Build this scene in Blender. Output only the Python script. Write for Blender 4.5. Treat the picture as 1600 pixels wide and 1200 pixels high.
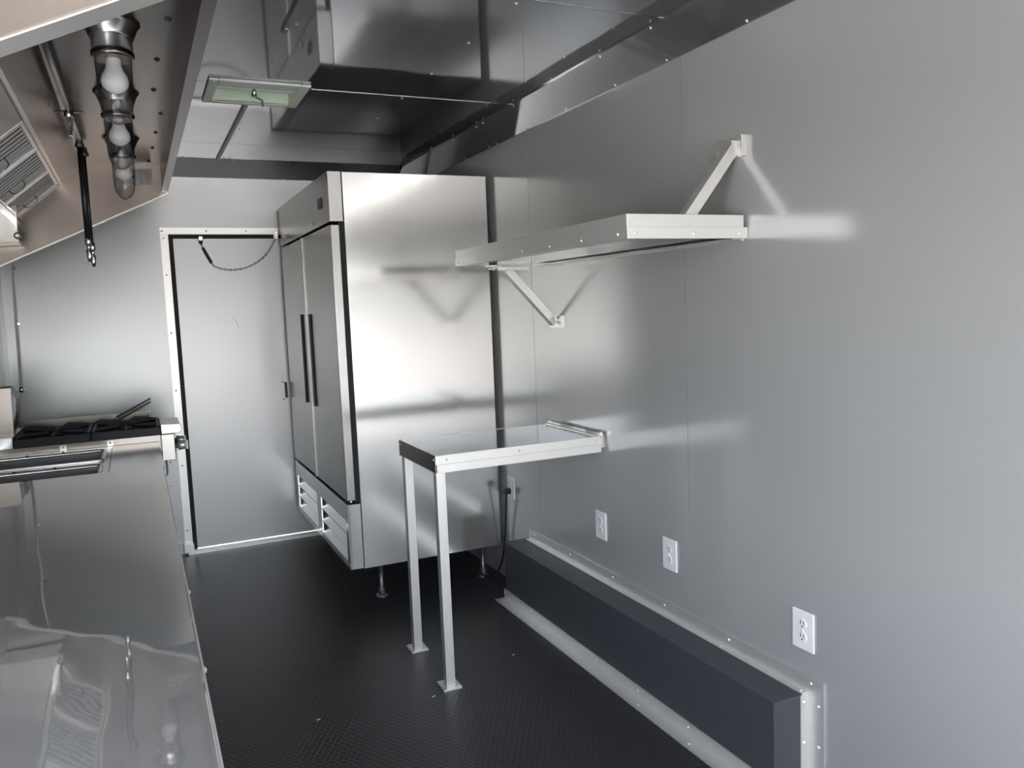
import bpy, bmesh, math, random
from mathutils import Vector, Matrix
random.seed(7)
for o in list(bpy.data.objects): bpy.data.objects.remove(o, do_unlink=True)
sc = bpy.context.scene
COL = sc.collection
S = 1.53                      # metres per working unit; working origin = 1.53 m above the floor

# ------------------------------------------------------------------ camera
def cam_axes(yaw, pit, rol):
    cy, sy, cp, sp = math.cos(yaw), math.sin(yaw), math.cos(pit), math.sin(pit)
    fwd = Vector((sy*cp, cy*cp, -sp)); right = Vector((cy, -sy, 0)); up = right.cross(fwd)
    c, s = math.cos(rol), math.sin(rol)
    return c*right + s*up, -s*right + c*up, fwd
r_, u_, f_ = cam_axes(*[math.radians(a) for a in (24.896, 5.6275, -2.3129)])
cam = bpy.data.cameras.new('camera'); camo = bpy.data.objects.new('camera', cam); COL.objects.link(camo)
cam.sensor_fit = 'HORIZONTAL'; cam.sensor_width = 36; cam.lens = 1253.94/1600*36
cam.clip_start = .02; cam.clip_end = 500
camo.matrix_world = Matrix(((r_.x, u_.x, -f_.x, 0), (r_.y, u_.y, -f_.y, 0), (r_.z, u_.z, -f_.z, S), (0, 0, 0, 1)))
sc.camera = camo

# ------------------------------------------------------------------ sky, sun, exposure
w = bpy.data.worlds.new('World'); sc.world = w; w.use_nodes = True
nt = w.node_tree; nt.nodes.clear()
sky = nt.nodes.new('ShaderNodeTexSky'); sky.sky_type = 'NISHITA'; sky.sun_disc = False
sky.sun_elevation = math.radians(42); sky.sun_rotation = math.radians(-20); sky.dust_density = 4; sky.ozone_density = 1.0
bg = nt.nodes.new('ShaderNodeBackground'); bg.inputs[1].default_value = 1.25
wo = nt.nodes.new('ShaderNodeOutputWorld')
hs = nt.nodes.new('ShaderNodeHueSaturation'); hs.inputs['Saturation'].default_value = .36
nt.links.new(sky.outputs[0], hs.inputs['Color']); nt.links.new(hs.outputs[0], bg.inputs[0]); nt.links.new(bg.outputs[0], wo.inputs[0])
sun = bpy.data.lights.new('sun', 'SUN'); sun.energy = 8.0; sun.angle = math.radians(1); sun.color = (1, .95, .88)
suno = bpy.data.objects.new('sun', sun); COL.objects.link(suno)
suno.rotation_euler = (math.radians(-48), 0, math.radians(20))
suno.location = (0, 0, 12)
vs = sc.view_settings
vs.view_transform = 'Standard'; vs.look = 'None'; vs.gamma = 1; vs.exposure = 1.0
vs.use_curve_mapping = False

# ------------------------------------------------------------------ materials
def mat(name, col, metal=0., rough=.5, spec=.5, bump=None, rnoise=None, cnoise=None, trans=0., ior=1.45, coat=0.):
    m = bpy.data.materials.new(name); m.use_nodes = True
    N, L = m.node_tree.nodes, m.node_tree.links
    p = N['Principled BSDF']
    p.inputs['Base Color'].default_value = (*col, 1); p.inputs['Metallic'].default_value = metal
    p.inputs['Roughness'].default_value = rough; p.inputs['Specular IOR Level'].default_value = spec
    p.inputs['IOR'].default_value = ior; p.inputs['Transmission Weight'].default_value = trans
    p.inputs['Coat Weight'].default_value = coat; p.inputs['Coat Roughness'].default_value = .08
    tc = N.new('ShaderNodeTexCoord')
    def noise(scale, stretch=(1, 1, 1), detail=2.):
        mp = N.new('ShaderNodeMapping'); mp.inputs['Scale'].default_value = stretch
        L.new(tc.outputs['Object'], mp.inputs[0])
        n = N.new('ShaderNodeTexNoise'); n.inputs['Scale'].default_value = scale; n.inputs['Detail'].default_value = detail
        L.new(mp.outputs[0], n.inputs['Vector']); return n
    if bump:
        last = None
        for scale, dist, stretch in bump:
            n = noise(scale, stretch, 1.)
            b = N.new('ShaderNodeBump'); b.inputs['Strength'].default_value = 1; b.inputs['Distance'].default_value = dist
            L.new(n.outputs[0], b.inputs['Height'])
            if last: L.new(last.outputs[0], b.inputs['Normal'])
            last = b
        L.new(last.outputs[0], p.inputs['Normal'])
    if rnoise:
        n = noise(rnoise[0], rnoise[1]); r = N.new('ShaderNodeMapRange')
        r.inputs['From Min'].default_value = .3; r.inputs['From Max'].default_value = .7
        r.inputs['To Min'].default_value = rough-rnoise[2]; r.inputs['To Max'].default_value = rough+rnoise[2]
        L.new(n.outputs[0], r.inputs[0]); L.new(r.outputs[0], p.inputs['Roughness'])
    if cnoise:
        n = noise(cnoise[0], cnoise[1], 3.); mx = N.new('ShaderNodeMix'); mx.data_type = 'RGBA'
        mx.inputs[6].default_value = (*[c*(1-cnoise[2]) for c in col], 1); mx.inputs[7].default_value = (*[min(1, c*(1+cnoise[2])) for c in col], 1)
        L.new(n.outputs[0], mx.inputs[0]); L.new(mx.outputs[2], p.inputs['Base Color'])
    return m
ONE = (1, 1, 1)
SHEET = mat('grey_sheet', (.48, .482, .485), .35, .17, bump=[(1.6, .0035, ONE), (4.5, .0006, ONE)])
CEILM = mat('grey_ceiling_sheet', (.40, .41, .42), .9, .055, bump=[(1.2, .0035, ONE), (4, .0005, ONE)])
BACKM = mat('grey_sheet_lit', (.52, .522, .525), .4, .30, bump=[(1.5, .004, ONE)])  # same sheet as the side walls, lightened for the doorway light it reflects
COVEM = mat('grey_cove_sheet', (.48, .485, .49), .85, .08, bump=[(2, .001, ONE)])
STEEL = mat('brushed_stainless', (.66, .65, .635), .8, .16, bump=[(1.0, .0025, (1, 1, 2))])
STEEL2 = mat('dark_and_shaded_stainless', (.40, .395, .39), 1, .27)  # also the fridge front, with its dim reflection put into the colour
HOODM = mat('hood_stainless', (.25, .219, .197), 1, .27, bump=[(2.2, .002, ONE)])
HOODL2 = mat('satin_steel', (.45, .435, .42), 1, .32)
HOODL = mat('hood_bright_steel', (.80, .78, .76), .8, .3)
COUNTM = mat('counter_sheet', (.58, .575, .56), .78, .025, bump=[(1.8, .0022, ONE), (5, .0008, ONE)])
ALU = mat('mill_aluminium', (.78, .77, .75), .68, .36)
BAFF = mat('baffle_steel', (.85, .84, .82), .35, .35)  # pale colour carries the window light that the slat edges reflect
LAMPB = mat('turned_aluminium', (.60, .58, .56), 1, .24)
ALUT = mat('table_sheet', (.30, .305, .31), .95, .11, bump=[(3, .001, ONE)])
CHROME = mat('chrome', (.8, .8, .8), 1, .12)
ZINC = mat('zinc_screw', (.85, .84, .82), .6, .4)
DARKST = mat('dark_bolt', (.10, .095, .09), .8, .4)
BLACK = mat('black_plastic', (.012, .012, .014), 0, .45)
RUBBER = mat('black_seal', (.010, .010, .012), 0, .6)
IRON = mat('cast_iron', (.013, .013, .017), .2, .5, bump=[(60, .0006, ONE)])
WHITE = mat('white_plastic', (.80, .80, .81), 0, .35)
VENTW = mat('vent_white', (.82, .84, .78), 0, .4)
WELL = mat('wheel_well_black', (.060, .064, .075), .05, .45, spec=.4, bump=[(1.5, .002, ONE)])
LEGM = mat('dark_leg_steel', (.16, .16, .17), .8, .4)
PAPER = mat('placard', (.55, .52, .50), 0, .5)
INK = mat('placard_ink', (.30, .28, .27), 0, .6)
BULB = mat('frosted_bulb', (.85, .85, .85), 0, .25)
HOSE = mat('black_hose', (.015, .014, .014), .1, .35)
CONC = mat('concrete', (.34, .33, .31), 0, .9, cnoise=(.4, ONE, .2))
OUTW = mat('trailer_skin', (.6, .6, .6), 0, .5)
BATT = mat('grey_batten', (.25, .25, .26), .5, .4)
ROUGHG = mat('weathered_backing', (.05, .05, .055), 0, .7)
def jar_mat():
    m = bpy.data.materials.new('jar_glass'); m.use_nodes = True
    N, L = m.node_tree.nodes, m.node_tree.links; N.clear()
    o = N.new('ShaderNodeOutputMaterial'); a = N.new('ShaderNodeBsdfTransparent'); b = N.new('ShaderNodeBsdfGlossy'); x = N.new('ShaderNodeMixShader'); f = N.new('ShaderNodeLayerWeight'); f.inputs[0].default_value = .5; a.inputs[0].default_value = (.86, .86, .86, 1); b.inputs['Roughness'].default_value = .03
    cr_ = N.new('ShaderNodeMix'); cr_.data_type = 'RGBA'; cr_.inputs[6].default_value = (.93, .93, .93, 1); cr_.inputs[7].default_value = (.06, .06, .06, 1); c3 = N.new('ShaderNodeMath'); c3.operation = 'POWER'; c3.inputs[1].default_value = 2.4; L.new(f.outputs[1], c3.inputs[0]); L.new(c3.outputs[0], cr_.inputs[0]); L.new(cr_.outputs[2], a.inputs[0]); p_ = N.new('ShaderNodeMath'); p_.operation = 'POWER'; p_.inputs[1].default_value = 2.0; L.new(f.outputs[1], p_.inputs[0]); q_ = N.new('ShaderNodeMath'); q_.operation = 'MULTIPLY_ADD'; q_.inputs[1].default_value = .5; q_.inputs[2].default_value = .04; L.new(p_.outputs[0], q_.inputs[0]); L.new(q_.outputs[0], x.inputs[0]); L.new(a.outputs[0], x.inputs[1]); L.new(b.outputs[0], x.inputs[2]); L.new(x.outputs[0], o.inputs[0]); return m
GLASS = jar_mat()

def lid_mat():
    m = bpy.data.materials.new('green_translucent'); m.use_nodes = True
    N, L = m.node_tree.nodes, m.node_tree.links; N.clear()
    o = N.new('ShaderNodeOutputMaterial'); a = N.new('ShaderNodeBsdfTranslucent'); b = N.new('ShaderNodeBsdfPrincipled'); x = N.new('ShaderNodeMixShader')
    a.inputs[0].default_value = (.30, .47, .30, 1); b.inputs['Base Color'].default_value = (.35, .5, .33, 1); b.inputs['Roughness'].default_value = .3
    x.inputs[0].default_value = .35
    L.new(a.outputs[0], x.inputs[1]); L.new(b.outputs[0], x.inputs[2]); L.new(x.outputs[0], o.inputs[0]); return m
LID = lid_mat()

def floor_mat():
    m = mat('rubber_floor', (.029, .030, .034), 0, .36, spec=.5)
    N, L = m.node_tree.nodes, m.node_tree.links; p = N['Principled BSDF']
    tc = [n for n in N if n.type == 'TEX_COORD'][0]
    def vm(op, a, b=None):
        n = N.new('ShaderNodeVectorMath'); n.operation = op
        for i, q in enumerate((a, b)):
            if q is None: continue
            if isinstance(q, tuple): n.inputs[i].default_value = q
            else: L.new(q, n.inputs[i])
        return n
    def mm(op, a, b=None):
        n = N.new('ShaderNodeMath'); n.operation = op
        for i, q in enumerate((a, b)):
            if q is None: continue
            if isinstance(q, (int, float)): n.inputs[i].default_value = q
            else: L.new(q, n.inputs[i])
        return n.outputs[0]
    pitch = .024; s = (1., math.sqrt(3), 1.); h = (.5, math.sqrt(3)/2, .5)
    sc_ = vm('SCALE', tc.outputs['Object']); sc_.inputs['Scale'].default_value = 1/pitch
    base = vm('ADD', sc_.outputs[0], (500., 500*math.sqrt(3), 0.)).outputs[0]
    flat = vm('MULTIPLY', base, (1, 1, 0)).outputs[0]
    def cell(v):
        a = vm('MODULO', v, s).outputs[0]; a = vm('SUBTRACT', a, h).outputs[0]
        return vm('MULTIPLY', a, (1, 1, 0)).outputs[0]
    def hexd(v):
        ab = vm('ABSOLUTE', v).outputs[0]; sp = N.new('ShaderNodeSeparateXYZ'); L.new(ab, sp.inputs[0])
        return mm('MAXIMUM', sp.outputs[0], mm('ADD', mm('MULTIPLY', sp.outputs[0], .5), mm('MULTIPLY', sp.outputs[1], math.sqrt(3)/2)))
    a = cell(flat); b = cell(vm('ADD', flat, h).outputs[0])
    dmin = mm('MINIMUM', hexd(a), hexd(b))
    r = N.new('ShaderNodeMapRange'); r.interpolation_type = 'SMOOTHSTEP'
    r.inputs['From Min'].default_value = .34; r.inputs['From Max'].default_value = .48; L.new(dmin, r.inputs[0])
    bp = N.new('ShaderNodeBump'); bp.inputs['Strength'].default_value = 1; bp.inputs['Distance'].default_value = .0009
    L.new(r.outputs[0], bp.inputs['Height']); L.new(bp.outputs[0], p.inputs['Normal'])
    return m
FLOORM = floor_mat()

# ------------------------------------------------------------------ geometry helpers (working units)
def W(p): return Vector((p[0]*S, p[1]*S, (p[2]+1)*S))
class B:
    def __init__(s): s.v = []; s.f = []; s.sm = []
    def add(s, vs_, fs, smooth=False):
        n = len(s.v); s.v += [tuple(q) for q in vs_]
        for f in fs: s.f.append([i+n for i in f]); s.sm.append(smooth)
        return s
    def box(s, x0, x1, y0, y1, z0, z1):
        v = [(x, y, z) for z in (z0, z1) for y in (y0, y1) for x in (x0, x1)]
        return s.add(v, [(0, 2, 3, 1), (4, 5, 7, 6), (0, 1, 5, 4), (2, 6, 7, 3), (0, 4, 6, 2), (1, 3, 7, 5)])
    def prism(s, pts, d):                # closed 3-D polygon extruded by vector d
        n = len(pts); d = Vector(d); a = [Vector(p) for p in pts]; b = [p+d for p in a]
        return s.add(a+b, [tuple(range(n))[::-1], tuple(range(n, 2*n))]+[(i, (i+1) % n, n+(i+1) % n, n+i) for i in range(n)])
    def cyl(s, p0, p1, r0, r1=None, n=16, cap=True):
        r1 = r0 if r1 is None else r1
        return s.lathe(p0, p1, [(0, r0), (1, r1)], n, cap)
    def lathe(s, p0, p1, prof, n=20, cap=True):   # prof: (t along axis, radius)
        p0, p1 = Vector(p0), Vector(p1); ax = (p1-p0).normalized()
        a = ax.cross(Vector((0, 0, 1)) if abs(ax.z) < .9 else Vector((1, 0, 0))).normalized(); b = ax.cross(a)
        vs_ = []; 
        for t, r in prof:
            c = p0.lerp(p1, t)
            vs_ += [c+(a*math.cos(2*math.pi*i/n)+b*math.sin(2*math.pi*i/n))*max(r, 1e-5) for i in range(n)]
        m = len(prof)
        s.add(vs_, [(k*n+i, k*n+(i+1) % n, (k+1)*n+(i+1) % n, (k+1)*n+i) for k in range(m-1) for i in range(n)], True)
        if cap:
            base = len(s.v)-len(vs_)
            s.f.append([base+i for i in range(n)][::-1]); s.sm.append(False)
            s.f.append([base+(m-1)*n+i for i in range(n)]); s.sm.append(False)
        return s
    def tube(s, pts, r, n=8):
        pts = [Vector(p) for p in pts]; vs_ = []
        prev = None
        for i, p in enumerate(pts):
            t = (pts[min(i+1, len(pts)-1)]-pts[max(i-1, 0)]).normalized()
            if prev is None: prev = t.cross(Vector((0, 0, 1)) if abs(t.z) < .9 else Vector((1, 0, 0))).normalized()
            a = (prev-t*prev.dot(t)).normalized(); b = t.cross(a); prev = a
            vs_ += [p+(a*math.cos(2*math.pi*k/n)+b*math.sin(2*math.pi*k/n))*r for k in range(n)]
        m = len(pts); base = len(s.v)
        s.add(vs_, [(k*n+i, k*n+(i+1) % n, (k+1)*n+(i+1) % n, (k+1)*n+i) for k in range(m-1) for i in range(n)], True)
        s.f.append([base+i for i in range(n)][::-1]); s.sm.append(False)
        s.f.append([base+(m-1)*n+i for i in range(n)]); s.sm.append(False)
        return s
    def build(s, name, m, parent=None, bevel=0., origin=None):
        me = bpy.data.meshes.new(name); bm = bmesh.new()
        off = BASE.get(parent.name, Vector((0, 0, 0))) if parent else Vector((0, 0, 0))
        vs_ = [bm.verts.new(W(p)-off) for p in s.v]
        for f, sm in zip(s.f, s.sm):
            try: fc = bm.faces.new([vs_[i] for i in f]); fc.smooth = sm
            except ValueError: pass
        bmesh.ops.recalc_face_normals(bm, faces=bm.faces)
        bm.to_mesh(me); bm.free(); me.materials.append(m)
        o = bpy.data.objects.new(name, me); COL.objects.link(o)
        if parent: o.parent = parent; BASE[o.name] = off
        else: BASE[o.name] = Vector((0, 0, 0))
        if bevel:
            md = o.modifiers.new('bevel', 'BEVEL'); md.width = bevel*S; md.segments = 2; md.limit_method = 'ANGLE'; md.angle_limit = math.radians(40)
        return o
BASE = {}
def thing(name, label, cat, loc, group=None):
    o = bpy.data.objects.new(name, None); COL.objects.link(o); o.empty_display_size = .05
    o.location = W(loc); BASE[o.name] = W(loc); tag(o, label, cat, group); return o
def tag(o, label, cat, group=None):
    o['label'] = label; o['category'] = cat
    if group: o['group'] = group
    return o
def struct(o): o['kind'] = 'structure'; return o
# one shared screw head: a low dome with a washer rim, radius in units
def screw_mesh(name, r, m):
    b = B().lathe((0, 0, 0), (0, 0, r*.9), [(0, r*1.25), (.18, r*1.25), (.2, r), (.55, r*.88), (.85, r*.5), (1, .0)], 10, False)
    me = bpy.data.meshes.new(name); bm = bmesh.new()
    vv = [bm.verts.new(Vector(p)*S) for p in b.v]
    for f in b.f: bm.faces.new([vv[i] for i in f]).smooth = True
    bm.to_mesh(me); bm.free(); me.materials.append(m); return me
SCREW = screw_mesh('screw', .0030, ZINC); BOLT = screw_mesh('bolt', .0048, DARKST); BIGS = screw_mesh('rivet', .0038, ZINC)
AX = {'x': Vector((1, 0, 0)), '-x': Vector((-1, 0, 0)), 'y': Vector((0, 1, 0)), '-y': Vector((0, -1, 0)), 'z': Vector((0, 0, 1)), '-z': Vector((0, 0, -1))}
def screw(p, n, parent, me=None, name='screw'):
    o = bpy.data.objects.new(name, me or SCREW); COL.objects.link(o); o.parent = parent
    n = AX[n] if isinstance(n, str) else Vector(n).normalized()
    o.rotation_euler = Vector((0, 0, 1)).rotation_difference(n).to_euler()
    o.location = W(p)-BASE.get(parent.name, Vector((0, 0, 0))); return o

# ------------------------------------------------------------------ room shell
XL, XR, YB, YF, ZC = -.452, 1.168, 3.63, -1.15, .62
T = .03; G = .0022; PT = .003
fl = struct(B().box(XL-.04, XR+.04, YF, YB+.04, -1.05, -1.0).build('floor', FLOORM))
gr = struct(B().box(-40, 40, -60, 40, -1.46, -1.4).build('ground', CONC))
# side walls: backing slab and sheet panels with open joints; unseen openings are added in the left wall to light the right one
HOLES = [(-1.08, -.22, -.97, .46), (-.12, .98, -.36, .46)]      # unseen side door and serving window, added to let daylight in (y0, y1, z0, z1)
def holed(x0, x1, a, b, z0, z1):
    q = B(); cuts = sorted({a, b}|{c for h_ in HOLES for c in h_[:2] if a < c < b})
    for lo, hi in zip(cuts, cuts[1:]):
        hh = [h_ for h_ in HOLES if h_[0] <= lo and hi <= h_[1]]
        if hh: q.box(x0, x1, lo, hi, z0, hh[0][2]).box(x0, x1, lo, hi, hh[0][3], z1)
        else: q.box(x0, x1, lo, hi, z0, z1)
    return q
seams = [YF, -.055, .720, 1.5365, 2.3325, 3.13, YB]
wr = struct(B().box(XR+PT, XR+.05, YF, YB+.04, -1.0, .75).build('wall_right', ROUGHG))
for a, b in zip(seams, seams[1:]):
    B().box(XR, XR+PT, a+G/2, b-G/2, -1.0, ZC).build('wall_panel', SHEET, wr)
wl = struct(holed(XL-.05, XL-PT, YF, YB+.04, -1.0, .75).build('wall_left', ROUGHG))
for a, b in zip(seams, seams[1:]):
    holed(XL-PT, XL, a+G/2, b-G/2, -1.0, ZC).build('wall_panel', SHEET, wl)
# back wall with a door opening
DX0, DX1, DZ1 = .150, .73, .345
wb = struct(B().box(XL, DX0-.004, YB, YB+.04, -1.0, ZC).box(DX1+.004, XR, YB, YB+.04, -1.0, ZC).box(DX0-.004, DX1+.004, YB, YB+.04, DZ1+.004, ZC).build('wall_back', BACKM))
# rear wall behind the camera, with the open doorway the daylight comes through
RX0, RX1, RZ1 = -.38, 1.10, .42
wf = struct(B().box(XL-.05, RX0, YF-.05, YF, -1.05, .75).box(RX1, XR+.05, YF-.05, YF, -1.05, .75).box(RX0, RX1, YF-.05, YF, RZ1, .75).build('wall_front', SHEET))
# ceiling slab with the roof-vent hole, plus panels
HX0, HX1, HY0, HY1 = .240, .468, 2.3225, 2.492
cl = struct(B().box(XL-.05, HX0, YF, YB+.04, ZC+PT, ZC+.08).box(HX1, XR+.05, YF, YB+.04, ZC+PT, ZC+.08).box(HX0, HX1, YF, HY0, ZC+PT, ZC+.08).box(HX0, HX1, HY1, YB+.04, ZC+PT, ZC+.08).build('ceiling', ROUGHG))
cs = [YF, -.07, .73, 1.5265, 2.318, 3.115, YB]
for a, b in zip(cs, cs[1:]):
    q = B()
    if a < HY0 < b:
        q.box(XL, HX0, a+G/2, b-G/2, ZC, ZC+PT).box(HX1, XR, a+G/2, b-G/2, ZC, ZC+PT).box(HX0, HX1, a+G/2, HY0, ZC, ZC+PT).box(HX0, HX1, HY1, b-G/2, ZC, ZC+PT)
    else: q.box(XL, XR, a+G/2, b-G/2, ZC, ZC+PT)
    q.build('ceiling_panel', CEILM, cl)
for y in cs[2:5]:
    x0 = .496 if abs(y-2.318) < .01 else .16
    B().box(x0, 1.107, y-.0028, y+.0028, ZC-.0016, ZC).build('joint_glint_strip', BATT if y > 3 else ALUT, cl)  # added strips stand in for panel edges catching the light
for x in (.365, .765):
    for k in range(9):
        y = 1.29+.262*k
        if x < .5 and 2.2 < y < 2.62: continue
        screw((x, y, ZC), '-z', cl)
# cove trims between ceiling and walls
def cove_right(y0, y1, nm):
    return struct(B().prism([(XR, y0, .55), (XR-.060, y0, ZC), (XR-.060, y0, ZC-.0035), (XR-.004, y0, .546), (XR, y0, .546)], (0, y1-y0, 0)).build(nm, COVEM))
t1 = cove_right(YF, 2.56, 'trim_1'); t2 = cove_right(2.562, 3.52, 'trim_2')
t3 = struct(B().prism([(XL, YB, .583), (XL, YB-.215, ZC), (XL, YB-.2145, ZC-.0006), (XL, YB-.004, .579), (XL, YB, .579)], (XR-XL-.0, 0, 0)).build('trim_3', COVEM))
nrm = Vector((-1, 0, -.86))
for y in (1.30, 1.57, 1.79, 2.05, 2.30, 2.54): screw((XR-.0565, y, ZC-.0075), nrm, t1); screw((XR-.006, y+.01, .5495), nrm, t1)
for y in (2.60, 2.82, 3.06, 3.3): screw((XR-.0565, y, ZC-.0075), nrm, t2); screw((XR-.006, y+.01, .5495), nrm, t2)
for x in (.22, .40, .62, .86): screw((x, YB-.205, ZC-.006), (0, -.2, -1), t3); screw((x+.01, YB-.012, .5795), (0, -.3, -1), t3)
# back door: leaf, seal, aluminium casing, threshold, latch
d1 = struct(B().box(DX0+.018, DX1, YB+.004, YB+.03, -.985, DZ1-.017).build('door_1', BACKM))
B().box(DX0, DX0+.018, YB-.001, YB+.025, -.995, DZ1).box(DX0+.018, DX1, YB-.001, YB+.025, DZ1-.017, DZ1).build('door_seal', RUBBER, d1)
B().box(.577, .5865, YB-.010, YB+.004, -.368, -.300).build('latch_slot', BLACK, d1, .001)
for z in (-.297, -.375): screw((.571, YB+.004, z), '-y', d1, BIGS)
B().tube([(.382, YB+.0035, -.005), (.395, YB+.0035, -.03), (.402, YB+.0035, -.05)], .0006, 5).build('scratch', ALUT, d1)
t4 = struct(B().prism([(DX0, YB, -.995), (DX0, YB-.012, -.995), (DX0-.004, YB-.012, -.995), (DX0-.004, YB-.004, -.995), (DX0-.030, YB-.004, -.995), (DX0-.030, YB, -.995)], (0, 0, .995+DZ1)).build('trim_4', ALU))
t5 = struct(B().prism([(DX0-.030, YB, DZ1), (DX0-.030, YB-.012, DZ1), (DX0-.030, YB-.012, DZ1+.004), (DX0-.030, YB-.004, DZ1+.004), (DX0-.030, YB-.004, DZ1+.028), (DX0-.030, YB, DZ1+.028)], (DX1-DX0+.06, 0, 0)).build('trim_5', ALU))
t6 = struct(B().box(DX0-.02, DX1+.03, YB-.032, YB-.020, -1.0, -.990).box(DX0-.02, DX1+.03, YB-.014, YB+.002, -1.0, -.986).box(DX0-.02, DX1+.03, YB-.02, YB-.014, -1.0, -.995).build('trim_6', ALU))
B().box(DX0-.036, DX0+.004, YB-.03, YB-.004, -.992, -.955).build('corner_plate', ALU, t6, .001)
for z in (-.9, -.62, -.30, -.06, .18, .33): screw((DX0-.017, YB-.004, z), '-y', t4)
for x in (.128, .30, .46): screw((x, YB-.004, DZ1+.014), '-y', t5)
for x, z in ((.09, -.60), (.085, -.70), (.088, -.86)): screw((x, YB, z), '-y', wb)

# ------------------------------------------------------------------ roof vent
v = thing('roof_vent', 'white square ceiling vent with green translucent lid and crank', 'vent', (.355, 2.39, ZC))
VX0, VX1, VY0, VY1 = .222, .486, 2.268, 2.508
fr = B()
for (x0, x1, y0, y1) in ((VX0, HX0+.008, VY0, VY1), (HX1-.008, VX1, VY0, VY1), (HX0+.008, HX1-.008, VY0, HY0+.006), (HX0+.008, HX1-.008, HY1-.006, VY1)):
    fr.box(x0, x1, y0, y1, ZC-.008, ZC)
fr.build('vent_frame', VENTW, v, .003)
t_ = .006
B().box(HX0, HX0+t_, HY0, HY1, ZC-.006, ZC+.075).box(HX1-t_, HX1, HY0, HY1, ZC-.006, ZC+.075).box(HX0+t_, HX1-t_, HY0, HY0+t_, ZC-.006, ZC+.075).box(HX0+t_, HX1-t_, HY1-t_, HY1, ZC-.006, ZC+.075).build('vent_neck', VENTW, v)
B().prism([(HX0-.02, HY0-.02, ZC+.078), (HX1+.02, HY0-.02, ZC+.078), (HX1+.02, HY0+.02, ZC+.100), (HX0-.02, HY0+.02, ZC+.100)], (0, HY1-HY0+.02, .0)).box(HX0-.02, HX1+.02, HY0-.02, HY1+.02, ZC+.0765, ZC+.0795).build('lid', LID, v)
B().box(HX0+t_, HX1-t_, 2.392, 2.402, ZC+.006, ZC+.011).build('crossbar', VENTW, v, .001)
cr = B().cyl((.352, 2.397, ZC+.02), (.352, 2.397, ZC-.012), .007).build('crank_gear', CHROME, v)
B().tube([(.352, 2.397, ZC-.010), (.372, 2.42, ZC-.011), (.378, 2.428, ZC-.012), (.378, 2.428, ZC-.03)], .0028).build('crank_handle', CHROME, cr)
B().tube([(.352, 2.397, ZC+.018), (.31, 2.40, ZC+.05), (.30, 2.44, ZC+.074)], .0025).build('lift_arm', CHROME, v)
for x in (VX0+.012, VX1-.012):
    for y in (VY0+.014, VY1-.014): screw((x, y, ZC-.008), '-z', v)
# conduit battens on the ceiling
for (y0, y1, lb) in ((.2, 1.854, 'flat grey ceiling conduit strip at top edge, ending in front of the vent'), (2.52, YB-.20, 'flat grey ceiling conduit strip running from the vent to the back wall')):
    q = B()
    pts = [(.345-.007, y0, ZC), (.345-.005, y0, ZC-.008), (.345+.005, y0, ZC-.008), (.345+.007, y0, ZC)]
    q.prism(pts, (0, y1-y0, 0)); o = q.build('conduit_strip', BATT); tag(o, lb, 'conduit', 'ceiling conduit strips')
    screw((.345, y1-.03 if y0 < 1 else y0+.03, ZC-.008), '-z', o)

# ------------------------------------------------------------------ refrigerator
FY0, FY1, FX = 2.632, 3.600, .595
BX0, BX1 = .642, 1.152
f = thing('reach_in_refrigerator', 'tall two-door stainless steel refrigerator on short legs by the back door', 'refrigerator', (.87, 3.1, -1.0))
B().box(BX0, BX1, FY0, FY1, -.873, .452).build('body', STEEL, f, .0015)
hd = B().box(FX, BX0-.002, FY0, FY1, .292, .453).build('header_panel', STEEL2, f, .0015)  # body steel coloured darker for the dim side it mirrors
B().box(FX-.003, FX, 2.736, 2.790, .347, .383).build('control_window', LEGM, hd, .002)
for y, z in ((2.892, .312), (3.406, .318)): B().cyl((FX-.004, y, z), (FX, y, z), .0055).build('lock', CHROME, hd)
B().box(BX0-.018, BX0, FY0+.003, FY1-.003, -.642, .290).build('gasket', RUBBER, f)
YM = 3.125
for (y0, y1, hy) in ((FY0+.002, YM-.002, YM-.075), (YM+.002, FY1-.002, YM+.088)):
    dr = B().box(FX+.001, BX0-.016, y0, y1, -.634, .283).build('door', STEEL2, f, .0025)  # same steel as the body; the dark reflection is in the colour
    hb = B().box(FX-.0065, FX+.001, hy-.006, hy+.006, -.352, -.004).build('handle', BLACK, dr, .002)
    e = y1 if hy > y0+.2 else y0
    B().box(FX-.003, FX+.001, (YM-.012 if hy < YM else YM+.003), (YM-.003 if hy < YM else YM+.012), -.634, .283).build('edge_strip', HOODL, dr, .001)
    B().cyl((BX0-.03, (FY0+.015 if hy < YM else FY1-.015), -.643), (BX0-.03, (FY0+.015 if hy < YM else FY1-.015), -.634), .008).build('hinge', CHROME, dr)
# louvred grille panel
gp = B()
OP = [(2.668, 3.078), (3.150, 3.560)]; GZ0, GZ1 = -.870, -.646; OZ0, OZ1 = -.852, -.706
gx0, gx1 = FX, BX0-.002
gp.box(gx0, gx0+.006, FY0, FY1, OZ1, GZ1).box(gx0, gx0+.006, FY0, FY1, GZ0, OZ0)
for (a, b) in ((FY0, OP[0][0]), (OP[0][1], OP[1][0]), (OP[1][1], FY1)): gp.box(gx0, gx0+.006, a, b, OZ0, OZ1)
gp.box(gx0+.006, gx1, FY0, FY0+.005, GZ0, GZ1).box(gx0+.006, gx1, FY1-.005, FY1, GZ0, GZ1).box(gx0+.006, gx1, FY0+.005, FY1-.005, GZ1-.004, GZ1)
g = gp.build('grille_panel', STEEL, f, .001)
for a, b in OP:
    for k in range(3):
        z = OZ1-.020-k*.049
        B().prism([(gx0+.001, a, z-.024), (gx0+.002, a, z-.025), (gx0+.021, a, z-.003), (gx0+.020, a, z-.002)], (0, b-a, 0)).build('louver', HOODL, g)
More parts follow.
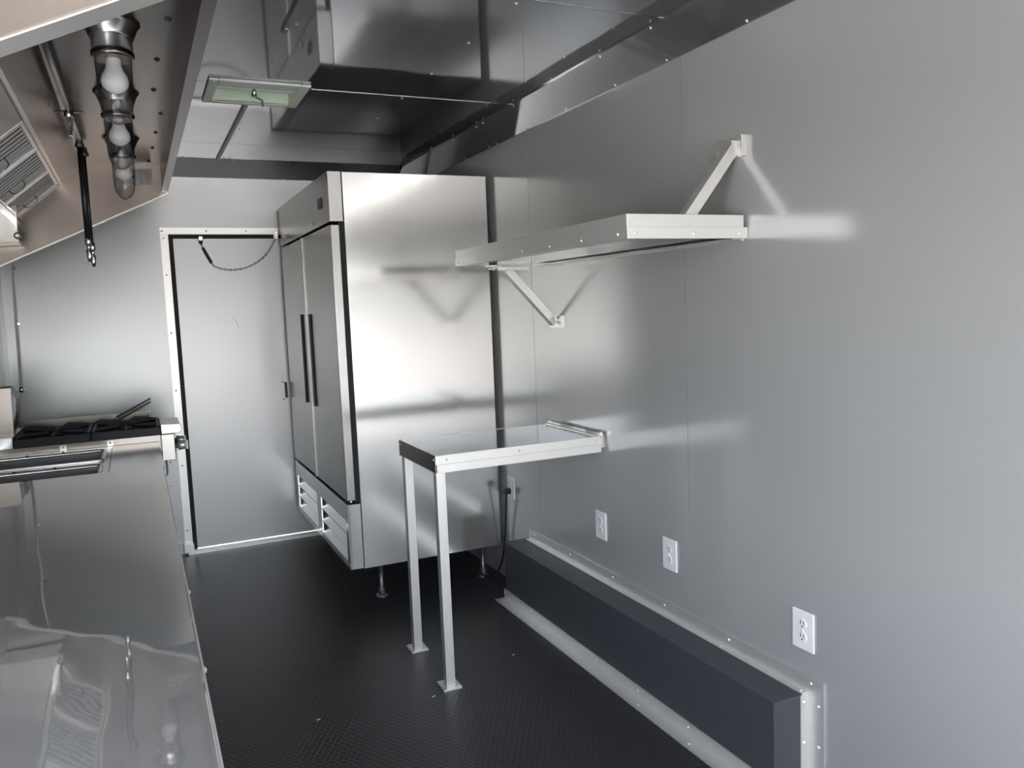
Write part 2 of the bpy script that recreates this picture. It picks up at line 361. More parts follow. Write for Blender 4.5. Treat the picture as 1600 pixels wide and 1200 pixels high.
B().box(gx0+.023, gx1, FY0+.006, FY1-.006, GZ0+.004, GZ1-.006).build('grille_backing', BLACK, f)
for x, y in ((.712, 2.69), (1.10, 2.69), (.712, 3.54), (1.10, 3.54)):
    lg = B().lathe((x, y, -1.0), (x, y, -.873), [(0, .022), (.05, .022), (.06, .013), (.22, .013), (.24, .009), (.95, .009), (1, .016)], 18).build('leg', LEGM, f)
    for k in range(4): screw((x+.018*math.cos(k*1.57+.7), y+.018*math.sin(k*1.57+.7), -.994), 'z', lg)
    B().box(x-.03, x+.03, y-.03, y+.03, -.882, -.873).build('leg_bracket', LEGM, f)

# ------------------------------------------------------------------ wall table on two legs
t = thing('folding_wall_table', 'narrow aluminium table hinged to the right wall with two square legs', 'table', (.69, 2.07, -1.0))
TX0, TX1, TY0, TY1, TZ = .664, 1.152, 1.912, 2.226, -.375
B().box(TX0+.003, TX1, TY0+.003, TY1-.003, TZ-.006, TZ-.0008).build('tabletop', ALUT, t)
B().box(TX0, TX1+.008, TY0, TY0+.003, TZ-.024, TZ).build('front_rim', ALU, t, .0006)
B().box(TX0, TX1+.008, TY1-.003, TY1, TZ-.045, TZ).build('back_rim', ALU, t)
er = B().box(TX0-.0001, TX0+.003, TY0+.003, TY1-.003, TZ-.045, TZ).build('end_rim', HOODM, t)  # darker than the other rims: shade on this side is in the colour
B().box(TX0+.004, TX1+.004, TY0+.001, TY0+.006, TZ-.046, TZ-.024).build('front_angle', ALU, t, .0006)
B().box(TX0+.002, TX0+.03, TY0+.004, TY1-.003, TZ-.012, TZ-.007).build('leg_bracket', ALU, t)
for y in (TY0+.012, TY1-.012): screw((TX0, y, TZ-.012), '-x', er)
for x in (TX0+.03, .90, 1.135): screw((x, TY0, TZ-.012), '-y', t)
for (y, lw) in ((TY0+.008, .025), (2.188, .025)):
    lg = B().box(.667, .692, y, y+.025, -.994, TZ-.008).build('leg', ALU, t, .0012)
    B().box(.655, .706, y-.012, y+.047, -1.0, -.994).build('foot_plate', ALU, lg, .0008)
    for (sx, sy) in ((.699, .035), (.699, -.004), (.6615, .035)): screw((sx, y+sy, -.994), 'z', lg)
hg = B()
n = 2
hg.cyl((TX1+.003, TY0+.006, TZ+.004), (TX1+.003, TY0+.155, TZ+.004), .0055, n=12).cyl((TX1+.003, TY0+.160, TZ+.004), (TX1+.003, TY1-.004, TZ+.004), .0055, n=12)
hg.box(TX1-.010, TX1+.002, TY0+.006, TY1-.004, TZ-.001, TZ+.0015).box(TX1+.0035, XR, TY0+.01, TY1-.008, TZ-.035, TZ-.002)
hgo = hg.build('hinge', ALU, t)
B().cyl((TX1+.003, TY0, TZ+.004), (TX1+.003, TY0+.006, TZ+.004), .007).build('hinge_pin', CHROME, hgo)
B().cyl((TX1+.003, TY1-.004, TZ+.004), (TX1+.003, TY1+.003, TZ+.004), .007).build('hinge_pin', CHROME, hgo)

# ------------------------------------------------------------------ wall shelf with two braces
s = thing('wall_shelf', 'deep aluminium shelf on the right wall with diagonal braces above and below', 'shelf', (1.168, 1.78, .118))
SX0, SX1, SY0, SY1, SZ0, SZ1 = .872, 1.160, 1.325, 2.240, .120, .166
B().box(SX0, SX0+.003, SY0, SY1, SZ0+.018, SZ1).build('front_lip', ALU, s, .0005)
B().box(SX0-.0018, SX0, SY0-.001, SY1, SZ0-.001, SZ0+.021).box(SX0, SX0+.03, SY0, SY1, SZ0-.001, SZ0+.002).build('front_angle', ALU, s, .0005)
B().box(SX0+.003, SX1, SY0, SY0+.003, SZ0+.020, SZ1).build('end_lip', ALU, s, .0005)
B().box(SX0+.003, SX1, SY1-.003, SY1, SZ0+.020, SZ1).build('end_lip', ALU, s, .0005)
B().box(SX0-.0018, XR-.001, SY0-.004, SY0, SZ0-.002, SZ0+.021).build('end_angle', ALU, s, .0005)
B().box(SX0+.003, SX1, SY0+.003, SY1-.003, SZ0+.003, SZ0+.009).build('shelf_plate', ALUT, s)
B().box(XR-.004, XR, SY0+.01, SY1, SZ0-.006, SZ0+.02).box(XR-.03, XR-.004, SY0+.01, SY1, SZ0-.003, SZ0).build('wall_angle', ALU, s, .0005)
for x in (.89, 1.03, 1.145): screw((x, SY0-.004, SZ0+.008), '-y', s)
for k in range(7): screw((SX0-.0018, SY0+.03+k*.143, SZ0+.009), '-x', s)
for k in range(7): screw((XR-.017, SY0+.08+k*.128, SZ0-.003), '-z', s)
# square-tube brace between two points in an X-Z plane
def brace(p0, p1, y, wdt, parent, nm):
    a = Vector((p0[0], y-wdt/2, p0[1])); b = Vector((p1[0], y-wdt/2, p1[1])); d = (b-a).normalized(); nn = Vector((-d.z, 0, d.x))*wdt/2
    return B().prism([a-nn, a+nn, b+nn, b-nn], (0, wdt, 0)).build(nm, ALU, parent, .001)
b1 = brace((1.162, .309), (1.030, .152), 1.36, .024, s, 'upper_brace')
B().box(XR-.003, XR, 1.322, 1.418, .287, .329).box(XR-.014, XR-.003, 1.322, 1.3255, .287, .329).build('wall_plate', ALU, b1, .0006)
B().box(XR-.016, XR-.003, 1.350, 1.356, .292, .322).build('clevis', ALU, b1)
for y in (1.335, 1.405): screw((XR-.003, y, .305), '-x', b1, BIGS)
b2 = brace((1.000, .108), (1.158, -.060), 2.17, .024, s, 'lower_brace')
B().box(XR-.003, XR, 2.122, 2.216, -.075, -.038).box(XR-.012, XR-.003, 2.122, 2.1245, -.075, -.038).build('wall_plate', ALU, b2, .0006)
B().box(.965, 1.035, 2.125, 2.215, .1065, .111).box(.93, 1.01, 2.15, 2.158, .111, .117).box(.96, 1.06, 2.130, 2.136, .100, .112).build('shelf_plate', ALU, b2, .0006)
for y in (2.138, 2.205): screw((XR-.003, y, -.052), '-x', b2, BIGS)
for (x, y) in ((.975, 2.14), (1.02, 2.205), (.978, 2.205)): screw((x, y, .1065), '-z', b2, BIGS)

# ------------------------------------------------------------------ wheel well cover
XRW, XR = XR, XR-.001      # keep the box and its strips a hair off the wall sheet
ww = thing('wheel_well_box', 'low black wheel well box along the right wall with aluminium edging', 'wheel well', (1.12, 1.8, -1.0))
WX, WZ, WY0, WY1 = 1.077, -.800, 1.160, 2.434
B().box(WX, XR, WY0, WY1, -1.0, WZ).build('cover', WELL, ww, .0012)
def angle(pts, d, nm='angle_strip'): return B().prism(pts, d).build(nm, ALU, ww, .0004)
a1 = angle([(WX, 1.10, -1.0), (WX-.038, 1.10, -1.0), (WX-.038, 1.10, -.9975), (WX-.003, 1.10, -.9975), (WX-.003, 1.10, -.966), (WX, 1.10, -.966)], (0, 1.347, 0))
a2 = B().box(XR-.003, XR, 1.116, 2.42, WZ+.001, -.763).box(XR-.016, XR-.003, WY0, 2.42, WZ, WZ+.0025).build('angle_strip', ALU, ww, .0004)
a3 = B().box(XR-.003, XR, WY0-.044, WY0, -1.0, WZ+.001).build('angle_strip', ALU, ww, .0004)
B().box(XR-.022, XR-.003, WY0-.003, WY0, -1.0, WZ).build('angle_strip', ALU, ww, .0004)
for k in range(7):
    y = 1.20+k*.202
    screw((WX-.024, y, -.9975), 'z', a1); screw((WX-.003, y+.03, -.978), '-x', a1)
for k in range(6): screw((XR-.003, 1.15+k*.245, -.776), '-x', a2); screw((XR-.010, 1.17+k*.245, WZ+.0027), 'z', a2)
for z in (-.815, -.90, -.98): screw((XR-.003, WY0-.030, z), '-x', a3); screw((XR-.014, WY0-.003, z), '-y', a3)

XR = XRW

# ------------------------------------------------------------------ power outlets
def outlet(y, z, lab, tilt=0):
    o = thing('power_outlet', lab, 'outlet', (XR, y, z), 'white outlets on the right wall')
    B().box(XR-.004, XR, y-.0285, y+.0285, z-.0405, z+.0405).build('cover_plate', WHITE, o, .002)
    for k in (-1, 1):
        zz = z+k*.0135
        q = B().lathe((XR-.0055, y, zz), (XR-.003, y, zz), [(0, .0108), (.5, .0112), (1, .0112)], 18).build('receptacle', WHITE, o)
        B().box(XR-.0060, XR-.0054, y+.0035, y+.0050, zz-.0005, zz+.0065).box(XR-.0060, XR-.0054, y-.0050, y-.0037, zz, zz+.0065).cyl((XR-.0060, y, zz-.005), (XR-.0054, y, zz-.005), .0018, n=8).build('slots', BLACK, q)
    screw((XR-.004, y, z), '-x', o)
    return o
outlet(2.556, -.645, 'white outlet beside the refrigerator with a black cord plugged in')
outlet(1.944, -.640, 'white double outlet just below the front corner of the wall table')
outlet(1.615, -.637, 'white double outlet between the other two, left of the tall wall seam')
o4 = outlet(1.171, -.673, 'white double outlet nearest the camera, above the wheel well corner')
pts = [(XR-.022, 2.556, -.664), (XR-.021, 2.562, -.70), (XR-.018, 2.580, -.77), (XR-.016, 2.602, -.86), (XR-.025, 2.620, -.94), (XR-.05, 2.64, -.985), (XR-.09, 2.70, -.995), (XR-.12, 2.78, -.995)]
def smooth(pts, n=6):
    P = [Vector(p) for p in pts]; out = []
    for i in range(len(P)-1):
        p0, p1, p2, p3 = P[max(i-1, 0)], P[i], P[i+1], P[min(i+2, len(P)-1)]
        for k in range(n):
            t_ = k/n
            out.append(.5*((2*p1)+(p2-p0)*t_+(2*p0-5*p1+4*p2-p3)*t_**2+(-p0+3*p1-3*p2+p3)*t_**3))
    return out+[P[-1]]
pc = B().tube(smooth(pts), .0036).build('power_cord', BLACK, f)
B().box(XR-.030, XR-.0062, 2.545, 2.567, -.668, -.648).build('plug', BLACK, pc, .003)

# ------------------------------------------------------------------ door chain
ch = thing('door_chain', 'thin door chain with a spring hanging across the back door top', 'chain', (.43, 3.6, .33))
YK = YB-.004
B().box(.266, .284, YK-.006, YB+.004, .318, .338).build('anchor', CHROME, ch, .002)
B().lathe((.275, YK-.001, .303), (.275, YK-.001, .319), [(0, .003), (.5, .008), (1, .008)], 12).build('anchor_eye', DARKST, ch)
sp = [];
A, Bq = Vector((.281, YK-.003, .290)), Vector((.311, YK-.003, .226))
ax = (Bq-A); n1 = Vector((ax.z, 0, -ax.x)).normalized(); n2 = Vector((0, 1, 0))
for i in range(14*10+1):
    a_ = i/10*2*math.pi; sp.append(A+ax*(i/140)+(n1*math.cos(a_)+n2*math.sin(a_))*.0058)
B().tube([(.276, YK-.003, .304)]+[A]+sp+[Bq, (.319, YK-.003, .214)], .0017, 5).build('spring', DARKST, ch)
cp = smooth([(.319, YK-.003, .214), (.335, YK-.003, .206), (.36, YK-.003, .199), (.395, YK-.003, .196), (.447, YK-.003, .204), (.501, YK-.003, .230), (.544, YK-.003, .269), (.574, YK-.003, .318), (.584, YK-.003, .335)], 20)
ln = [0]
for i in range(1, len(cp)): ln.append(ln[-1]+(cp[i]-cp[i-1]).length)
def at(l):
    for i in range(1, len(ln)):
        if ln[i] >= l:
            k = (l-ln[i-1])/max(1e-9, ln[i]-ln[i-1]); return cp[i-1].lerp(cp[i], k), (cp[i]-cp[i-1]).normalized()
    return cp[-1], (cp[-1]-cp[-2]).normalized()
pitch = .0105; nl = int(ln[-1]/pitch)
for k in range(nl):
    c, d = at((k+.5)*ln[-1]/nl); side = Vector((0, 1, 0)) if k % 2 else d.cross(Vector((0, 1, 0))).normalized()
    loop = []
    for i in range(13):
        a_ = 2*math.pi*i/12; loop.append(c+d*.0072*math.cos(a_)+side*.0036*math.sin(a_))
    B().tube(loop, .0011, 4).build('chain_link', STEEL2, ch)
B().box(.584, .588, YK-.022, YK+.003, .326, .358).box(.572, .588, YK-.001, YK+.003, .326, .358).build('bracket', CHROME, ch, .001)

# ------------------------------------------------------------------ worktop counter (left, near)
CX1, CZ, CY0, CY1 = .0385, -.400, .33, 2.373
c = thing('worktop_counter', 'long counter with mirror-like grey sheet metal top at lower left', 'counter', (-.2, 1.35, -1.0))
B().box(XL+.001, CX1, CY0, CY1, CZ-.010, CZ).build('worktop', COUNTM, c, .0015)
body = B().box(XL+.001, CX1-.018, CY0+.01, CY1-.004, -.94, CZ-.010).box(XL+.001, CX1-.06, CY0+.03, CY1-.03, -1.0, -.94).build('cabinet_body', SHEET, c)
for (y0, y1) in ((CY0+.02, .98), (.99, 1.66), (1.67, CY1-.02)):
    dd = B().box(CX1-.018, CX1-.010, y0, y1, -.92, CZ-.05).build('cabinet_door', STEEL, c, .001)
    B().box(CX1-.010, CX1-.004, y1-.05, y1-.04, -.6, -.5).build('pull', CHROME, dd)
B().box(CX1-.0005, CX1+.0025, CY0, CY1, CZ-.030, CZ-.0012).build('edge_strip', ALU, c)
for y in (.97, 1.266, 1.56, 1.82, 2.1): screw((CX1+.0025, y, CZ-.008), 'x', c, BIGS)

# ------------------------------------------------------------------ pan well unit
pw = thing('steam_well', 'stainless steam well unit with two long dark pan openings between counter and range', 'steam table', (-.2, 2.69, -1.0))
PZ, PY0, PY1, PX1 = -.420, 2.380, 2.998, .044
slots = [(2.415, 2.605), (2.700, 2.905)]; sx0, sx1 = -.43, -.122
q = B()
ys = [PY0, slots[0][0], slots[0][1], slots[1][0], slots[1][1], PY1]
q.box(sx1, PX1, PY0, PY1, PZ-.008, PZ).box(XL+.001, sx0, PY0, PY1, PZ-.008, PZ)
for a, b in ((ys[0], ys[1]), (ys[2], ys[3]), (ys[4], ys[5])): q.box(sx0, sx1, a, b, PZ-.008, PZ)
q.build('top_plate', STEEL, pw)
B().box(XL+.001, PX1-.004, PY0+.002, PY1, -.95, PZ-.12).box(PX1-.008, PX1-.002, PY0+.002, PY1, -.95, PZ-.008).box(XL+.001, PX1-.06, PY0+.02, PY1-.02, -1.0, -.95).build('body', STEEL2, pw)
for a, b in slots:
    B().box(sx0, sx1, a, b, PZ-.118, PZ-.112).box(sx0, sx0+.003, a, b, PZ-.112, PZ-.004).box(sx1-.003, sx1, a, b, PZ-.112, PZ-.004).box(sx0+.003, sx1-.003, a, a+.003, PZ-.112, PZ-.004).box(sx0+.003, sx1-.003, b-.003, b, PZ-.112, PZ-.004).build('well_pan', LEGM, pw)
    r = .012; loop = []
    for (cx, cy, a0) in ((sx1-r, b-r, 0), (sx0+r, b-r, 90), (sx0+r, a+r, 180), (sx1-r, a+r, 270)):
        for k in range(5):
            an = math.radians(a0+k*22.5); loop.append((cx+r*math.cos(an), cy+r*math.sin(an), PZ+.002))
    loop.append(loop[0])
    rm = B().tube(loop, .0058, 8).build('rolled_rim', HOODL, pw)
    for x in (-.34, -.24): screw((x, b, PZ+.007), 'z', rm, BOLT)
B().box(sx1+.022, sx1+.0235, PY0, PY1, PZ, PZ+.0008).build('plate_joint', BLACK, pw)

# ------------------------------------------------------------------ gas range
rg = thing('gas_range', 'stainless gas range with black cast iron grates in front of the back wall', 'range', (-.18, 3.15, -1.0))
RY0, RY1 = 3.010, 3.285
B().box(XL, .046, RY0, RY1, -.93, -.408).build('body', STEEL2, rg, .001)
B().box(XL, .046, RY0-.001, RY1, -.408, -.400).build('cooktop', LEGM, rg, .001)
sp_ = B().box(XL, .050, RY0-.004, RY0-.001, -.455, -.398).build('side_panel', HOODM, rg, .0008)
B().box(.050, .093, RY0-.004, RY1, -.490, -.398).build('control_panel', HOODL2, rg, .002)
B().prism([(.052, RY0-.004, -.397), (.112, RY0-.004, -.397), (.121, RY0-.004, -.384), (.114, RY0-.004, -.364), (.052, RY0-.004, -.362)], (0, .19, 0)).build('front_rail', ALU, rg, .002)
for y in (3.075, 3.20):
    k = B().lathe((.093, y, -.450), (.130, y, -.450), [(0, .010), (.3, .010), (.32, .018), (.9, .016), (1, .014)], 14).build('knob', ALU, rg)
    B().box(.130, .138, y-.004, y+.004, -.466, -.434).build('grip', WHITE, k, .001)
    B().cyl((.0925, y, -.450), (.0965, y, -.450), .024).build('bezel', BLACK, k)
for x in (-.245, -.105): B().box(x-.012, x+.008, RY0-.0055, RY0-.004, -.430, -.402).build('side_clip', ALU, sp_, .0005); 
for x in (-.247, -.107): screw((x, RY0-.0055, -.408), '-y', sp_)
for x, y in ((-.42, 3.03), (.03, 3.03), (-.42, 3.26), (.03, 3.26)): B().cyl((x, y, -1.0), (x, y, -.93), .012).build('leg', LEGM, rg)
# back riser against the wall side
B().box(XL, -.388, RY0, RY1, -.400, -.362).build('rear_ledge', STEEL, rg, .001)
B().prism([(XL, 3.045, -.362), (-.386, 3.045, -.362), (-.382, 3.045, -.203), (XL, 3.045, -.203)], (0, .008, 0)).build('backguard', HOODM, rg, .001)
B().prism([(XL, 3.053, -.362), (-.395, 3.053, -.362), (-.376, 3.053, -.29), (-.371, 3.053, -.24), (-.392, 3.053, -.205), (XL, 3.053, -.205)], (0, .12, 0)).build('backguard_end', LEGM, rg, .001)
# grates: two castings, with frame, cross bars and raised fingers
for gi, (gx0_, gx1_) in enumerate(((-.386, -.166), (-.162, .050))):
    q = B(); z0, z1 = -.400, -.368
    q.box(gx0_, gx1_, RY0+.004, RY0+.014, z0, z1-.004).box(gx0_, gx1_, RY1-.014, RY1-.004, z0, z1).box(gx0_, gx0_+.010, RY0+.014, RY1-.014, z0, z1).box(gx1_-.010, gx1_, RY0+.014, RY1-.014, z0, z1)
    xm = (gx0_+gx1_)/2
    for yc in (3.147,):
        for k in range(8):
            a_ = k*math.pi/4; dx, dy = math.cos(a_), math.sin(a_)
            R1 = min(abs((gx1_-gx0_)/2/dx) if abs(dx) > 1e-3 else 9, .128/abs(dy) if abs(dy) > 1e-3 else 9)
            p0 = Vector((xm+dx*.028, yc+dy*.028, z1-.012)); p1 = Vector((xm+dx*R1, yc+dy*R1, z1-.012)); nn = Vector((-dy, dx, 0))*.004
            q.prism([p0-nn, p0+nn, p1+nn, p1-nn], (0, 0, .012))
    for (fx, w_) in ((gx0_+.045, .05), (gx1_-.05, .05)):      # peaked end fingers
        q.prism([(fx-w_, RY1-.012, z1), (fx-w_*.6, RY1-.012, z1+.012), (fx+w_*.2, RY1-.012, z1+.008), (fx+w_, RY1-.012, z1)], (0, .008, 0))
    g_ = q.build('grate', IRON, rg, .001)
    for yc in (3.147,): B().lathe((xm, yc, -.400), (xm, yc, -.379), [(0, .034), (.5, .034), (.55, .024), (1, .02)], 16).build('burner', IRON, rg)
# ledge behind the range and the tongs lying on it
lg = B().box(-.41, .026, 3.305, 3.380, -.402, -.398).box(-.41, .026, 3.380, 3.384, -.402, -.350).box(.022, .026, 3.305, 3.380, -.398, -.354).box(-.41, .022, 3.305, 3.309, -.398, -.384)
lo = lg.box(-.40, -.385, 3.335, 3.345, -1.0, -.402).box(-.01, .005, 3.335, 3.345, -1.0, -.402).build('steel_ledge', HOODM); tag(lo, 'narrow stainless steel tray ledge behind the gas range', 'ledge')
tg = thing('tongs', 'black handled metal tongs leaning on the ledge behind the range', 'tongs', (-.10, 3.35, -.39))
for dz, dy in ((.0, 0), (-.014, .012)):
    a = Vector((-.090, 3.350+dy, -.362+dz)); b = Vector((.031, 3.350+dy, -.300+dz)); d = (b-a).normalized(); nn = Vector((-d.z, 0, d.x))*.0042
    B().prism([a-nn, a+nn, b+nn*.7, b-nn*.7], (0, .010, 0)).build('handle', BLACK, tg, .0015)
    a2_ = a-d*.035
    B().prism([a2_-nn*.4, a2_+nn*.4, a+nn*.4, a-nn*.4], (0, .009, 0)).build('tip', CHROME, tg)
# thin gas pipe in the back left corner
gp_ = thing('vertical_conduit', 'thin bright vertical metal conduit in the back left corner', 'conduit', (-.415, 3.61, -.25))
B().cyl((-.419, 3.612, -.245), (-.405, 3.612, .58), .0042, n=10).build('tube', WHITE, gp_)  # white colour stands in for the bright highlight on the metal
B().lathe((-.419, 3.612, -.262), (-.419, 3.612, -.240), [(0, .004), (.3, .008), (1, .007)], 12).build('fitting', CHROME, gp_)
B().box(-.435, -.405, 3.612, YB, -.254, -.250).build('foot_bracket', ALU, gp_)
for z in (.0, .21): B().box(-.424+(z+.245)*.017, -.406+(z+.245)*.017, 3.612, YB, z, z+.008).build('clip', CHROME, gp_)
# hose hook below the range panel
hk = thing('gas_hose_hook', 'small bent metal rod hanging below the range front', 'hook', (.06, 3.06, -.53))
B().tube(smooth([(.062, 3.05, -.488), (.062, 3.05, -.535), (.058, 3.05, -.548), (.050, 3.05, -.552), (.044, 3.05, -.546)]), .0035).build('rod', LEGM, hk)
B().cyl((.044, 3.05, -.550), (.044, 3.05, -.538), .006).build('tip', BLACK, hk)

# ------------------------------------------------------------------ exhaust hood
h = thing('exhaust_hood', 'large stainless steel exhaust hood with baffle filters at upper left', 'exhaust hood', (-.15, 2.0, .42))
HYN0, HYN1, HYF0, HYF1 = 1.040, 1.090, 2.960, 2.985
HF, HR = .133, .420; sl = (.42-.186)/(.133+.367); hb_ = HR-sl*(HF-XL)
endp = lambda y: [(HF, y, HR), (HF, y, ZC-.002), (XL, y, ZC-.002), (XL, y, hb_)]
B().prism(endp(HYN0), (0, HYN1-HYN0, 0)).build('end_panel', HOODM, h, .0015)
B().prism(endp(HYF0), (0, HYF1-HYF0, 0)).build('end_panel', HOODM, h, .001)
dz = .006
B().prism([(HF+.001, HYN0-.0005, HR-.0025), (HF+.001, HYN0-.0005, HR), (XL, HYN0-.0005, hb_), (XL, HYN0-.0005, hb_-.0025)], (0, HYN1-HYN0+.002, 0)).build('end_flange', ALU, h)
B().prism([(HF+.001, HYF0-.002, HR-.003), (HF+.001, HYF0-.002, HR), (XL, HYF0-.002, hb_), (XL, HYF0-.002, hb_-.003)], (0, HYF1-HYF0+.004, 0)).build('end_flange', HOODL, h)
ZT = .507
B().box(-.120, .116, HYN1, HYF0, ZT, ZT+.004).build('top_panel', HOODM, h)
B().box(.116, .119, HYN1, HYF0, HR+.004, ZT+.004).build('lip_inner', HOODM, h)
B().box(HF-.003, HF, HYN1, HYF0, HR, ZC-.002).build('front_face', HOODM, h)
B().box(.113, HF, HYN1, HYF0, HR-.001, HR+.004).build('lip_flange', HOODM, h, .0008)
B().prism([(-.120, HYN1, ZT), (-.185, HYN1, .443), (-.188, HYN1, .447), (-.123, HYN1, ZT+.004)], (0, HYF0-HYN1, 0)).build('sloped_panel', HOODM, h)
# filter bank on the slope
FA, FB_ = Vector((-.187, 0, .441)), Vector((-.312, 0, .335)); fd = (FB_-FA); fn = Vector((-fd.z, 0, fd.x)).normalized()
if fn.z > 0: fn = -fn
def slab(y0, y1, t0, t1, h0, h1):
    a = FA+fd*t0; b = FA+fd*t1
    return [a+fn*h0+Vector((0, y0, 0)), a+fn*h1+Vector((0, y0, 0)), b+fn*h1+Vector((0, y0, 0)), b+fn*h0+Vector((0, y0, 0))], (0, y1-y0, 0)
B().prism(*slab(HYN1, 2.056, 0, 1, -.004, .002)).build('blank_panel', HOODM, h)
B().prism(*slab(2.056, HYF0, 0, 1, -.026, -.020)).build('filter_backing', BLACK, h)
B().prism(*slab(HYN1, HYF0, -.05, .0, -.004, .010)).build('filter_rail', HOODL, h)
B().prism(*slab(HYN1, HYF0, 1.0, 1.10, -.004, .012)).build('filter_rail', HOODL, h)
for (y0, y1) in ((2.060, 2.360), (2.364, 2.690), (2.694, 2.955)):
    fq = B().prism(*slab(y0, y0+.014, 0, 1, -.016, .002)).prism(*slab(y1-.014, y1, 0, 1, -.016, .002)).prism(*slab(y0+.014, y1-.014, 0, .06, -.016, .002)).prism(*slab(y0+.014, y1-.014, .94, 1, -.016, .002))
    fo = fq.build('hood_filter', HOODL, h, .001)
    nb = int(round((y1-y0-.028)/.034)); st = (y1-y0-.028)/nb
    for k in range(nb):
        ya = y0+.014+st*(k+.5); ww_ = st*.27
        a = FA+fd*.05; b = FA+fd*.95
        pts = [a+fn*-.0012+Vector((0, ya-ww_, 0)), a+fn*.0+Vector((0, ya-ww_*.8, 0)), a+fn*.0012+Vector((0, ya, 0)), a+fn*.0+Vector((0, ya+ww_*.8, 0)), a+fn*-.0012+Vector((0, ya+ww_, 0))]
        B().prism(pts, b-a).build('baffle', BAFF, fo)
    ym = (y0+y1)/2; c0 = FA+fd*.62+fn*.006+Vector((0, ym, 0)); e = fd.normalized()
    B().tube(smooth([c0-e*.022, c0-e*.018+fn*.012+Vector((0, .02, 0)), c0+fn*.014+Vector((0, .03, 0)), c0+e*.018+fn*.012+Vector((0, .02, 0)), c0+e*.022]), .0016, 6).build('wire_handle', CHROME, fo)
B().prism([(XL, HYN1, .30), (-.30, HYN1, .325), (-.30, HYN1, .328), (XL, HYN1, .303)], (0, HYF0-HYN1, 0)).build('lower_back_panel', HOODM, h)
for (x, y) in ((.091, 1.524), (.079, 1.763), (.077, 1.992), (.098, 2.215), (.091, 2.437), (.087, 2.654), (.079, 2.877)): screw((x, y, ZT), '-z', h, BOLT, 'bolt')
screw((.030, HYF0, .470), '-y', h, BOLT, 'bolt')
pl = B().box(.005, .088, HYF0-.0015, HYF0, .442, .495).build('placard', PAPER, h)
for k in range(6):
    zz = .4885-k*.0075
    for j in range(4):
        x0 = .010+j*.019; B().box(x0, x0+.010+.006*random.random(), HYF0-.0018, HYF0-.0014, zz-.0024, zz).build('text_line', INK, pl)
# grease cup at the far end of the filter bank
gc = thing('grease_cup', 'open stainless grease cup hanging below the hood filters at left edge', 'grease cup', (-.38, 2.85, .25))
k_ = 2.80/2.2
pr = [(XL, 2.80, .52*k_*.75), (-.258*k_-.06, 2.80, .345*k_), (-.228*k_, 2.80, .274*k_), (-.231*k_, 2.80, .219*k_), (-.230*k_, 2.80, .192*k_), (XL, 2.80, .185*k_)]
B().prism(pr, (0, .012, 0)).build('end_plate', STEEL, gc, .0008)
pr2 = [(XL+.0, 2.812, .240), (-.300, 2.812, .246), (-.300, 2.812, .256), (XL, 2.812, .250)]
B().prism(pr2, (0, .13, 0)).build('tray', STEEL, gc)
B().lathe((-.295, 2.800, .262), (-.295, 2.788, .262), [(0, .010), (.6, .010), (1, .004)], 12).build('rivet', ALU, gc)

# ------------------------------------------------------------------ jar lights under the hood
def jar_light(y, lab, x=.001):
    o = thing('jar_light', lab, 'light', (x, y, ZT), 'jar lights under the hood')
    B().lathe((x, y, ZT), (x, y, ZT-.052), [(0, .047), (.05, .047), (.12, .043), (.45, .036), (.5, .035), (.52, .0325), (1, .0325)], 32).build('base', LAMPB, o)
    B().lathe((x, y, ZT-.050), (x, y, ZT-.060), [(0, .0345), (.5, .0345), (1, .032)], 32).build('collar', HOODM, o)
    prof = [(0, .0295)]+[(.05, .0295), (.62, .0275)]
    for k in range(1, 7): a_ = k/6*math.pi/2; prof.append((.62+.38*math.sin(a_), .0275*math.cos(a_)))
    B().lathe((x, y, ZT-.054), (x, y, ZT-.170), prof, 32, False).build('glass_jar', GLASS, o)
    B().lathe((x, y, ZT-.052), (x, y, ZT-.118), [(0, .012), (.3, .0125), (.42, .0155), (.55, .0205), (.7, .0225), (.82, .0205), (.92, .014), (.98, .006), (1, 0)], 24, False).build('bulb', BULB, o)
    return o
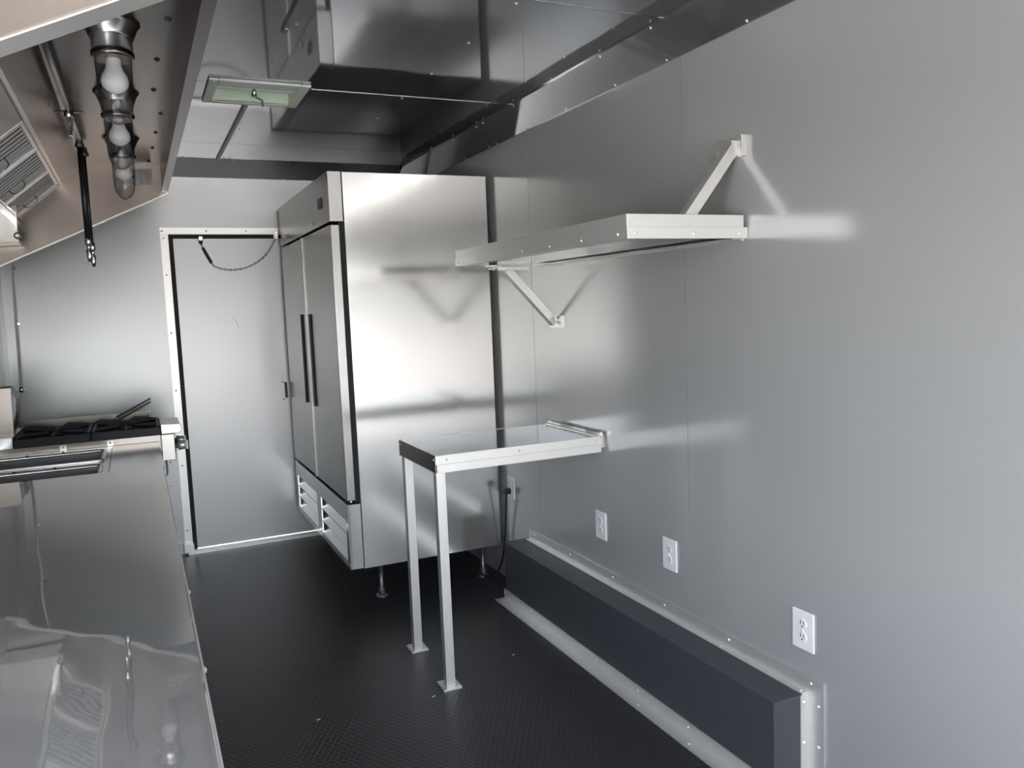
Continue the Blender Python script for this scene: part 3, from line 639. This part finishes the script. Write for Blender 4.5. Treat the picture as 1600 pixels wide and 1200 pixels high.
jar_light(1.575, 'nearest and largest glass jar light with white bulb under the hood')
jar_light(2.035, 'middle glass jar light with white bulb under the hood')
jar_light(2.530, 'farthest and smallest glass jar light under the hood, beside the placard', .004)

# ------------------------------------------------------------------ fire suppression piping
fp = thing('fire_suppression_pipe', 'dark fire suppression pipe with nozzles hanging under the hood', 'pipe', (-.10, 2.0, .49))
B().tube([(-.108, HYN1, .490), (-.104, 1.8, .490), (-.100, 2.2, .489), (-.098, 2.50, .486), (-.098, 2.66, .486)], .0065, 10).build('pipe', STEEL2, fp)
nz = B().lathe((-.101, 2.15, .486), (-.101, 2.15, .430), [(0, .011), (.3, .011), (.32, .008), (.6, .008), (.62, .0055), (1, .0045)], 14).build('nozzle', CHROME, fp)
B().tube([(-.130, 2.15, .484), (-.072, 2.15, .484)], .0025, 6).tube([(-.101, 2.15, .484), (-.097, 2.15, .52-.014)], .0035, 6).build('clamp', CHROME, nz)
for (y, x, zt_, zb, r) in ((2.50, -.0985, .470, .225, .0075), (2.63, -.0945, .470, .220, .0045)):
    dp = B().cyl((x, y, zb), (x, y, zt_), r, n=12).build('drop_pipe', HOSE, fp)
    B().lathe((x, y, zt_), (x, y, .494), [(0, .012), (.4, .012), (.5, .009), (1, .009)], 12).build('elbow', LEGM, dp)
    B().lathe((x, y, zb+.006), (x, y, zb-.062), [(0, .0065), (.15, .0085), (.3, .0085), (.34, .005), (.5, .005), (.55, .0075), (.8, .0065), (1, .004)], 12).build('nozzle', CHROME, dp)
# a few pale scuffs / paper flecks on the floor
for (x, y, a_) in ((.905, 2.02, .3), (.33, 1.93, .6), (.62, 1.90, 0)):
    o = B().prism([(x, y, -.9998), (x+.009, y+.003, -.9998), (x+.008, y+.006, -.9998), (x-.001, y+.003, -.9998)], (0, 0, .0008)).build('paper_fleck', WHITE)
    tag(o, {.3: 'tiny white paper fleck on floor between table leg and wheel well', .6: 'tiny white fleck on floor left of the table legs', 0: 'tiny white fleck on floor between the table feet'}[a_], 'fleck')
